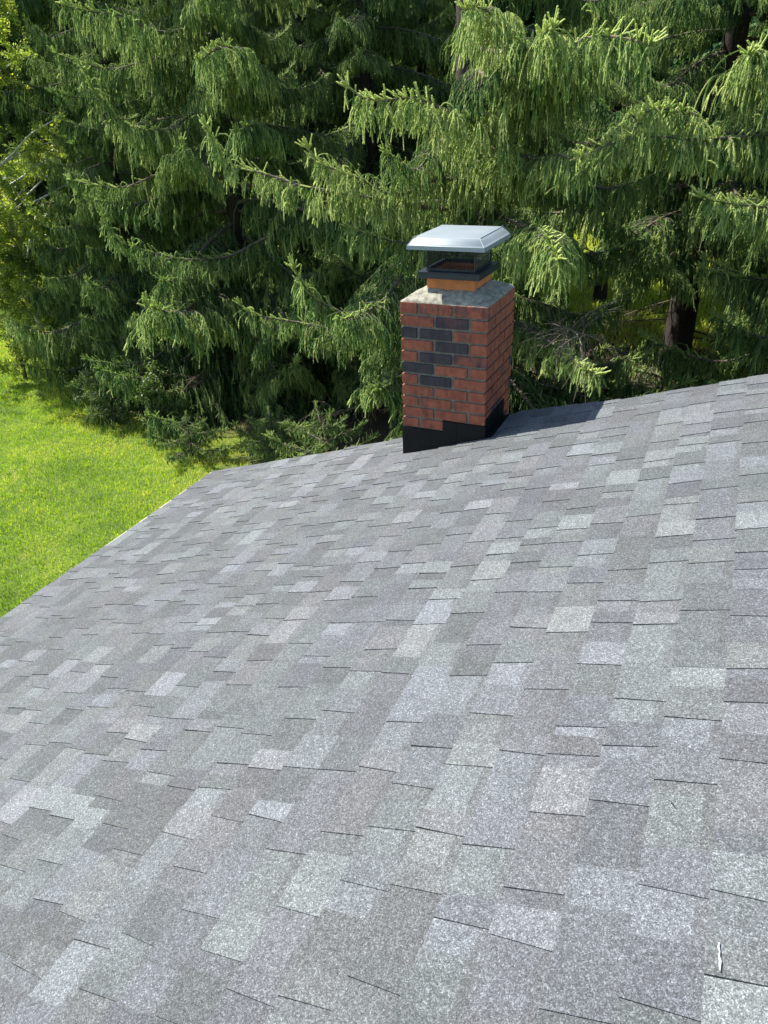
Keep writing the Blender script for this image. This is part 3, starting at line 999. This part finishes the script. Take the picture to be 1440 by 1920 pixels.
def dead_branch(name, limb, seed, width=0.5, dens=1.0, r0=0.02):
    rng = np.random.default_rng(seed)
    C, L = resample(limb, 30)
    pt = Parts()
    s = np.linspace(0, 1, 30)
    V, Q = tube_mesh(C, r0 * (1 - s) ** 0.8 + 0.003, 5); pt.add(V, Q=Q)
    n2 = int(L / 0.1 * dens)
    u = rng.uniform(0.15, 1, n2); k = np.minimum((u * 29).astype(int), 28)
    Tn = np.gradient(C, axis=0); Tn /= np.linalg.norm(Tn, axis=1, keepdims=True)
    D = rng.normal(0, 0.6, (n2, 3)) + Tn[k] * 0.8; D[:, 2] -= 0.2
    L2 = width * rng.uniform(0.3, 1.1, n2)
    S = grow(rng, C[k], D, L2, 7, 0.12, 0.10)
    V, Q = tubes(S, 0.0045, 0.0018); pt.add(V, Q=Q)
    id3 = rng.integers(0, n2, n2 * 4); k3 = rng.integers(1, 6, n2 * 4)
    D = S[id3, k3] - S[id3, k3 - 1]; D /= np.linalg.norm(D, axis=1, keepdims=True); D = D + rng.normal(0, 0.45, D.shape)
    L3 = rng.uniform(0.08, 0.35, n2 * 4) * width / 0.5
    F = grow(rng, S[id3, k3], D, L3, 5, 0.16, 0.1)
    V, Q = tubes(F, 0.0025, 0.001); pt.add(V, Q=Q)
    return pt.mesh(name)


# branch library (shared by every tree), limb along +X from the trunk
def limb_shape(L, rise, sag, tip, bend=0.0):
    u = np.linspace(0, 1, 7)
    x = L * u
    z = rise * u * L - sag * L * u ** 1.6 + tip * L * np.clip(u - 0.62, 0, 1) ** 1.5 * 3.2
    y = bend * L * np.sin(u * 2.2)
    return np.stack([x, y, z], 1)


LIB = []
_spec = [(3.6, 0.10, 0.38, 0.34, 0.05), (3.4, 0.22, 0.48, 0.30, -0.06), (3.2, 0.05, 0.30, 0.28, 0.10), (3.7, 0.16, 0.50, 0.42, -0.03),
         (3.0, 0.28, 0.42, 0.22, 0.02), (3.5, 0.00, 0.28, 0.40, -0.10)]
for i, (L, r, sg, tp, bd) in enumerate(_spec):
    LIB.append(spruce_branch('spruce_branch_%d' % i, limb_shape(L, r, sg, tp, bd), 100 + i, width=0.85 + 0.06 * (i % 3), hang=0.68 + 0.08 * (i % 4), dens=1.25, bare=0.1, tone=0.36 + 0.03 * (i % 3)))
SMALL = [spruce_branch('spruce_spray_%d' % i, limb_shape(1.1, 0.45 - 0.2 * i, 0.25, 0.1, 0.05), 300 + i, width=0.4, hang=0.22, tone=0.33, per_m=420, r0=0.014, bare=0.05) for i in range(2)]
DEAD = [dead_branch('dead_limb_%d' % i, limb_shape(2.6, 0.02, 0.16 + 0.1 * i, 0.1, 0.06 * (-1) ** i), 500 + i) for i in range(2)]


def trunk(parent, H, r, seed, lean=0.0, mat=None, name='trunk'):
    rng = np.random.default_rng(seed)
    u = np.linspace(0, 1, 26)
    P = np.stack([lean * H * u + 0.05 * np.sin(u * 7 + seed), 0.05 * np.cos(u * 5 + seed), -0.15 + (H + 0.15) * u], 1)
    rad = r * (1 - u) ** 0.85 + 0.02 + 0.35 * r * np.exp(-u * 28)
    V, Q = tube_mesh(P, rad, 14)
    V = V + rng.normal(0, 0.010, V.shape)
    me = np_mesh('trunk', V, quads=Q, smooth=True)
    return link(name, me, mat or BARK, parent)


def branch_scale(h, H, R):
    f = np.clip((H - h) / H, 0, 1)
    return R * (1.0 - (1 - f) ** 1.5 * 1.0) ** 0.9 if f < 1 else R


def spruce(label, x, y, H, R, base, seed, n=96, dead=0, skip=None, r=None, group='tall Norway spruces behind the house', name='spruce_tree', pw=1.6):
    root = empty(name, (x, y, float(gz(x, y)) - 0.03))
    tag(root, label, 'tree', group)
    trunk(root, H, r or H * 0.0165, seed)
    rng = random.Random(seed)
    az = rng.uniform(0, 6.28)
    # branches are packed low, where the picture looks, and thin out towards the top
    for i in range(n):
        u = (i + 0.5) / n
        h = base + (H * 0.97 - base) * (u ** pw)
        az += 2.399 + rng.uniform(-0.35, 0.35)
        Lr = R * (1 - (h / H) ** 1.25) * rng.uniform(0.78, 1.12)
        if h < 1.6: Lr *= 0.85
        if skip and skip(h, az % (2 * math.pi), Lr): continue
        k = rng.randrange(len(LIB))
        if Lr < 1.0:
            me, L0 = SMALL[i % 2], 1.1
        else:
            me, L0 = LIB[k], _spec[k][0]
        o = link('branch', me, [NEEDLE, TWIG], root)
        sc = Lr / L0
        zs = sc if sc > 0.75 else sc ** 0.7
        o.location = (0, 0, h)
        o.rotation_euler = (rng.uniform(-.12, .12), rng.uniform(-0.14, 0.16) - 0.18 * max(0, (h / H - 0.4)), az)
        o.scale = (sc, (zs if sc > .5 else sc) * rng.choice([1, -1]), zs)
    for i in range(dead):
        me = DEAD[i % 2]
        o = link('dead_branch', me, TWIG, root)
        h = 0.7 + (base + 0.9) * (i + 0.5) / dead
        s = rng.uniform(0.5, 1.0)
        o.location = (0, 0, h); o.rotation_euler = (0, rng.uniform(-0.1, 0.2), rng.uniform(0, 6.28)); o.scale = (s, s, s)
    return root


def hero(root, pix, seed, start=None, name='branch', **kw):
    """a limb that follows a path through the world; pix holds (px, py, Y) sight points turned into world points"""
    base = np.array(root.location)
    pts = [at(*p) - base for p in pix]
    s = np.array([0, 0, pts[0][2] + (0.15 if start is None else start)])
    me = spruce_branch('limb', [s] + pts, seed, **kw)
    return link(name, me, [NEEDLE, TWIG], root)


def ang(h, a, lo, hi):
    a = math.degrees(a)
    return lo <= a <= hi


t = TREES
low = spruce('low bushy spruce with boughs hanging over the far lawn, left of the broad dark spruce', -11.5, 12.0, 7.0, 3.2, 0.25, seed=33, n=90, pw=1.2)
left = spruce('broad dark spruce with drooping branches at the left, its skirt reaching the lawn edge', *t['left'], seed=41, n=99, dead=4, pw=1.5,
              skip=lambda h, a, L: (3.5 < h < 4.3 and ang(h, a, 285, 335)) or (4.4 < h < 8.4 and L > 1.6 and (ang(h, a, 325, 360) or ang(h, a, 0, 30))), r=0.2)
farleft = spruce('leftmost spruce rising behind the pale birch and the lawn corner', *t['far_left'], seed=52, n=99, pw=1.5)
middle = spruce('middle spruce right behind the brick chimney with sunlit arching limbs', *t['middle'], seed=63, n=74, dead=3,
                skip=lambda h, a, L: (h < 8.6 and ang(h, a, 165, 258) and L > 1.8) or (2.9 < h < 4.3 and (ang(h, a, 345, 360) or ang(h, a, 0, 14))))
forked = spruce('spruce with its thick dark bare lower trunk visible right of the chimney', *t['forked'], seed=74, n=88, dead=22, r=0.27,
                skip=lambda h, a, L: (h < 3.1 and ang(h, a, 150, 265)))
right = spruce('rightmost spruce reaching into the picture above the roof at the right edge', *t['right'], seed=85, n=99, dead=6, pw=1.4)
thin = spruce('slimmer spruce with a thin dark trunk beside the sunlit gap', -3.35, 21.5, 14, 3.2, 3.4, seed=96, n=60, dead=8, r=0.15)
for i, (x, y, H, R, b, lab) in enumerate([
        (-9.0, 18.5, 16, 4.2, 0.8, 'shaded spruce deep in the gap between the left and middle spruces'),
        (1.6, 22.5, 17, 4.2, 3.0, 'spruce standing back behind the thick bare trunk at the right'),
        (-15.8, 21.8, 22, 4.8, 0.6, 'background spruce behind the leftmost spruce'),  # height raised so its crown blocks sun from the gap trees
        (-6.0, 36.0, 18, 5.0, 0.5, 'distant spruce closing the far side of the sunlit clearing on the left'),
        (1.5, 37.0, 18, 5.0, 0.5, 'distant spruce closing the far side of the sunlit clearing on the right'),
        (7.0, 18.5, 16, 4.4, 1.0, 'spruce beyond the right edge behind the rightmost spruce'),
        (-22.0, 18.5, 16, 4.4, 0.4, 'background spruce far left beyond the birch'),
        (-11.6, 19.8, 15, 4.6, 0.3, 'background spruce filling the dark gap right of the left spruce'),
        (-18.5, 34.0, 16, 5.0, 0.5, 'distant spruce behind the shaded gap'),
        (-11.5, 27.0, 9, 3.6, 0.3, 'background spruce standing further back behind the left spruce'),
        (-21.0, 27.0, 17, 5.0, 0.3, 'background spruce further back behind the leftmost spruce'),
        (-30.0, 24.0, 17, 5.0, 0.3, 'background spruce beyond the left edge'),
        (-9.4, 23.0, 14, 4.0, 0.3, 'background spruce seen through the gap left of the middle spruce'),
        (-19.0, 19.0, 22, 4.6, 0.3, 'background spruce standing just beyond the pale birch'),  # made this tall as an occluder, to shade the spruces in the gap
        (6.5, 28.0, 17, 5.0, 0.5, 'background spruce further back behind the right edge'),
]):
    spruce(lab, x, y, H, R, b, seed=120 + i * 7, n=96, r=0.2, pw=1.05)

# sunlit limbs of the middle spruce, sunlight put into their lighter needle tone
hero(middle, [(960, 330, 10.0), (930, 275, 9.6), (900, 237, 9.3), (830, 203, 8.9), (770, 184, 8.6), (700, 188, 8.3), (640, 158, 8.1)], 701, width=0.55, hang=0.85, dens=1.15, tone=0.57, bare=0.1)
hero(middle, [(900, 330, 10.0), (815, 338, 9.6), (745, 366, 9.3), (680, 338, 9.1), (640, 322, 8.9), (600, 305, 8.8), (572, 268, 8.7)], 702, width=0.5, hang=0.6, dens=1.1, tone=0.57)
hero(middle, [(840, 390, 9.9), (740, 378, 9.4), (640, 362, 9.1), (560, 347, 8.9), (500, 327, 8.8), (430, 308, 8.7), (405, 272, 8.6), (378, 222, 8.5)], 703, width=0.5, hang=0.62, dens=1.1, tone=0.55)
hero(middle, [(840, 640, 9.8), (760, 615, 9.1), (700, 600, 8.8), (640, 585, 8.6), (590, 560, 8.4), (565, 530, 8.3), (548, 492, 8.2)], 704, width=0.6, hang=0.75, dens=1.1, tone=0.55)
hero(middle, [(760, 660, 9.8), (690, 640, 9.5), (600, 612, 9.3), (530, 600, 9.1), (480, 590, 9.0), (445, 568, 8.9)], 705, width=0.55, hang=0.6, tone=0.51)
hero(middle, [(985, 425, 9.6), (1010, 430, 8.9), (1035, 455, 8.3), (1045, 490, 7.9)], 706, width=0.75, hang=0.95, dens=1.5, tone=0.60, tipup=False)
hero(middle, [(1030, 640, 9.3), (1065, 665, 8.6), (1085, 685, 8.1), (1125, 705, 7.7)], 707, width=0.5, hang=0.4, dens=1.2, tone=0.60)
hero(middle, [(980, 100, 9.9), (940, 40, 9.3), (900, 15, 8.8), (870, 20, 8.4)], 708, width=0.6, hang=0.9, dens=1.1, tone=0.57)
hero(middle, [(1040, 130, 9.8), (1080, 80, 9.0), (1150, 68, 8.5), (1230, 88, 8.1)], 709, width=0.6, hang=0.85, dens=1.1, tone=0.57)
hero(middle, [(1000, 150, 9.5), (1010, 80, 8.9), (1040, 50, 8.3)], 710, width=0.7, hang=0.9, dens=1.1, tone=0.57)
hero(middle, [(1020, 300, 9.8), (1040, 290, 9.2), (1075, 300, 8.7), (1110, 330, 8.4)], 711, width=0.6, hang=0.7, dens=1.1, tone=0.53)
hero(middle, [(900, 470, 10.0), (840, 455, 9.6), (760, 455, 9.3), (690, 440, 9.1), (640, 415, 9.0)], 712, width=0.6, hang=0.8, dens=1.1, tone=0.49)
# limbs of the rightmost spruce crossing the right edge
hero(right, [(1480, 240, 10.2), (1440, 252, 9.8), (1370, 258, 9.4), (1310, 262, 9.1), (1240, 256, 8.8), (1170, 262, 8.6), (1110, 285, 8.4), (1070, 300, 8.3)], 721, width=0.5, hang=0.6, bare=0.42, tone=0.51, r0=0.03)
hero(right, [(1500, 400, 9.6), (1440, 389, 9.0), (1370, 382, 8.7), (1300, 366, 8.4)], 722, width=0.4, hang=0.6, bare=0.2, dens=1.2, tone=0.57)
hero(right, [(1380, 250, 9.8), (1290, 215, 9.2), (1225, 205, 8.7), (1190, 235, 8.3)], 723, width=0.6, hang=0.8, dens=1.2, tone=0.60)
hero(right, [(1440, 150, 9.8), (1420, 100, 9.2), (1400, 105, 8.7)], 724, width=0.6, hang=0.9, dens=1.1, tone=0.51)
# the half-bare limb of the left spruce
hero(left, [(520, 425, 11.5), (480, 455, 11.1), (430, 480, 10.7), (385, 487, 10.3), (340, 485, 10.0), (290, 475, 9.8), (240, 460, 9.5), (208, 435, 9.3), (192, 392, 9.2)], 731, width=0.55, hang=0.6, bare=0.42, tone=0.51, r0=0.03)
hero(left, [(440, 560, 11.3), (400, 600, 10.4), (350, 612, 9.9), (300, 610, 9.5)], 732, width=0.6, hang=0.5, tone=0.49)
hero(left, [(330, 300, 11.5), (240, 235, 10.8), (190, 190, 10.4), (150, 120, 10.1)], 733, width=0.6, hang=0.6, tone=0.51)

hero(left, [(455, 120, 11.0), (430, 90, 10.4), (400, 95, 9.9), (370, 120, 9.5)], 734, width=0.75, hang=0.9, dens=1.1, tone=0.45)
hero(left, [(480, 240, 11.2), (470, 235, 10.6), (440, 250, 10.1)], 735, width=0.7, hang=0.8, dens=1.1, tone=0.35)
hero(left, [(300, 60, 11.2), (230, 30, 10.6), (160, 20, 10.1), (110, 5, 9.9)], 736, width=0.7, hang=0.8, dens=1.1, tone=0.47)
# fan of dead twigs hanging beside the chimney, on the middle spruce
b_ = np.array(middle.location)
me = dead_branch('dead_fan', [np.array([0, 0, 2.6])] + [at(*q) - b_ for q in ((1010, 640, 9.6), (1050, 618, 9.0), (1078, 622, 8.4), (1092, 650, 8.0))], 801, width=0.7, dens=2.4, r0=0.016)
link('dead_branch', me, DEADW, middle)


# ------------------------------------------------------------------ leafy plants
def leafy(name, label, cat, x, y, H, R, seed, nl, leaf, mat, stem_mat, trunk_r, base=0.25, group=None, lean=0.0, nb=40):
    rng = np.random.default_rng(seed)
    root = empty(name, (x, y, float(gz(x, y)) - 0.02))
    tag(root, label, cat, group)
    pt = Parts()
    u = np.linspace(0, 1, 20)
    C = np.stack([lean * H * u + 0.03 * H * np.sin(u * 4 + seed), 0.02 * H * np.cos(u * 5), H * u - 0.1], 1)
    V, Q = tube_mesh(C, trunk_r * (1 - u) ** 0.8 + 0.008, 9); pt.add(V, Q=Q)
    ub = rng.uniform(base, 0.98, nb); k = (ub * 19).astype(int)
    a = rng.uniform(0, 2 * np.pi, nb)
    D = np.stack([np.cos(a), np.sin(a), rng.uniform(0.3, 0.9, nb)], 1)
    Lb = R * rng.uniform(0.55, 1.15, nb) * (1.15 - 0.6 * ub)
    S = grow(rng, C[k], D, Lb, 8, 0.06, 0.10)
    V, Q = tubes(S, trunk_r * 0.3, 0.004, 4); pt.add(V, Q=Q)
    n3 = nb * 9
    id3 = rng.integers(0, nb, n3); k3 = rng.integers(2, 8, n3)
    D3 = rng.normal(0, 1, (n3, 3)); D3[:, 2] += 0.1
    L3 = rng.uniform(0.12, 0.4, n3) * R * 0.6
    S3 = grow(rng, S[id3, k3], D3, L3, 6, 0.12, 0.1)
    V, Q = tubes(S3, 0.004, 0.0015); pt.add(V, Q=Q)
    link('trunk' if trunk_r > 0.04 else 'stem', pt.mesh('stems'), stem_mat, root)
    # leaves spread along the twigs, in clumps
    ct = rng.normal(0, 0.16, n3)
    i = rng.integers(0, n3, nl); kk = rng.integers(1, 6, nl)
    pos = S3[i, kk] + rng.normal(0, leaf * 1.3, (nl, 3))
    nrm = rng.normal(0, 1, (nl, 3)) + np.array([0, 0, 0.6]); nrm /= np.linalg.norm(nrm, axis=1, keepdims=True)
    A = np.cross(nrm, rng.normal(0, 1, (nl, 3))); A /= np.linalg.norm(A, axis=1, keepdims=True); B = np.cross(nrm, A)
    s = (leaf * rng.uniform(0.6, 1.25, nl))[:, None]
    V = np.concatenate([pos - A * s, pos + B * s * 0.55 - nrm * s * .12, pos + A * s * 1.1, pos - B * s * 0.55 - nrm * s * .12])
    j = np.arange(nl)
    T = np.concatenate([np.stack([j, j + nl, j + 2 * nl], 1), np.stack([j, j + 2 * nl, j + 3 * nl], 1)])
    tn = np.clip(0.5 + ct[i] + rng.normal(0, 0.14, nl), 0, 1)
    link('crown' if trunk_r > 0.04 else 'foliage', np_mesh('leaves', V, T, attrs={'tone': np.tile(tn, 4)}), mat, root)
    return root


leafy('birch_tree', 'birch with pale trunk and bright yellow-green leaves at the upper left edge', 'tree', -14.7, 11.9, 8.5, 2.9, 5, 56000, 0.034, LEAFY, BIRCHB, 0.10, base=0.12, nb=80, lean=-0.03)
leafy('young_tree', 'small sunlit leafy tree below the birch at the left edge of the lawn', 'tree', -14.6, 10.9, 4.2, 1.7, 6, 26000, 0.028, LEAFY, TWIG, 0.045, base=0.1, nb=60)
leafy('shrub', 'sparse pale-leaved shrub under the left spruce at the edge of the lawn', 'shrub', -10.6, 9.6, 1.2, 0.6, 7, 4500, 0.022, LEAFS, TWIG, 0.02, base=0.05, nb=34, group='low shrubs under the spruces')
leafy('shrub', 'larger leafy green shrub just right of the pale-leaved shrub, under the left spruce', 'shrub', -9.3, 9.6, 1.3, 0.5, 8, 4500, 0.034, LEAFS, TWIG, 0.02, base=0.05, nb=34, group='low shrubs under the spruces')

# ------------------------------------------------------------------ far wood closing the horizon
def far_wood():
    rng = np.random.default_rng(77)
    pt = Parts()
    for k in range(64):
        az = math.radians(-80 + 125 * (k + rng.uniform(-.3, .3)) / 64)
        d = rng.uniform(46, 66)
        bx, by = d * math.sin(az), d * math.cos(az)
        H, R = rng.uniform(17, 23), rng.uniform(3.8, 5.5)
        V, Q = tube_mesh(np.array([[bx, by, -0.2], [bx, by, H * 0.5], [bx, by, H]]), np.array([0.3, 0.16, 0.02]), 6)
        pt.add(V, Q=Q, mat=1)
        m = 2600
        h = H * (1 - rng.uniform(0, 1, m) ** 0.6) * 0.98 + 0.2
        a = rng.uniform(0, 2 * np.pi, m)
        rr = R * (1 - h / (H + .3)) ** 0.8 * (0.55 + 0.45 * np.sin(a * 5 + h * 3.1 + k)) * rng.uniform(0.5, 1.05, m) + 0.1
        c = np.stack([bx + rr * np.cos(a), by + rr * np.sin(a), h], 1)
        out = np.stack([np.cos(a), np.sin(a), -0.45 + rng.normal(0, .2, m)], 1); out /= np.linalg.norm(out, axis=1, keepdims=True)
        sd = np.stack([-np.sin(a), np.cos(a), rng.normal(0, .3, m)], 1)
        L = rng.uniform(0.5, 1.1, m)[:, None]; W = rng.uniform(0.12, 0.3, m)[:, None]
        V = np.concatenate([c - out * L * .6 - sd * W * .4, c + sd * W, c + out * L * .7 + np.array([0, 0, -.15]), c - sd * W, c + np.array([0, 0, -0.7]) * L])
        i = np.arange(m)
        T = np.concatenate([np.stack([i, i + m, i + 2 * m], 1), np.stack([i, i + 2 * m, i + 3 * m], 1), np.stack([i + m, i + 4 * m, i + 3 * m], 1)])
        pt.add(V, T=T, tone=np.tile(np.clip(0.3 + rng.normal(0, 0.09, m), 0.1, 0.7), 5))
    me = pt.mesh('far_wood')
    o = link('far_wood', me, [NEEDLE, BARK])
    tag(o, 'far-off dark evergreen wood beyond the clearing behind all the spruces', 'wood', kind='stuff')


far_wood()

# young spruces and low sprays at the skirt of the left and middle spruces
for (x, y, s, lab) in [(-8.1, 8.9, 0.7, 'young spruce sapling in front of the left spruce at the lawn edge'),
                       (-6.55, 9.2, 0.8, 'young spruce sapling touching the corner of the roof in the picture'),
                       (-5.4, 8.9, 1.0, 'young spruce sapling in the shade between the roof corner and the chimney'),
                       (-2.1, 12.7, 1.5, 'shaded young spruce low behind the roof edge just right of the chimney shadow'),
                       (-0.75, 13.0, 1.3, 'shaded young spruce in front of the thick bare trunk'),
                       (0.9, 13.6, 1.6, 'shaded young spruce low behind the roof edge right of the thick bare trunk')]:
    rt = empty('spruce_sapling', (x, y, float(gz(x, y)) - 0.02))
    tag(rt, lab, 'sapling', 'young spruces growing under the big ones')
    V, Q = tube_mesh(np.array([[0, 0, -0.05], [0.01, 0, 0.5 * s], [0, 0.02, 1.15 * s]]), np.array([0.02, 0.013, 0.005]), 7)
    link('trunk', np_mesh('trunk', V, quads=Q, smooth=True), BARK, rt)
    r_ = random.Random(int(x * 100))
    for k in range(16):
        o = link('branch', SMALL[k % 2], [NEEDLE, TWIG], rt)
        h = 0.1 + 0.95 * k / 16
        q = s * (1.0 - 0.7 * k / 16)
        o.location = (0, 0, h * s); o.rotation_euler = (0, r_.uniform(-.2, .1), k * 2.4); o.scale = (q, q, q)
print('built', len(bpy.data.objects))
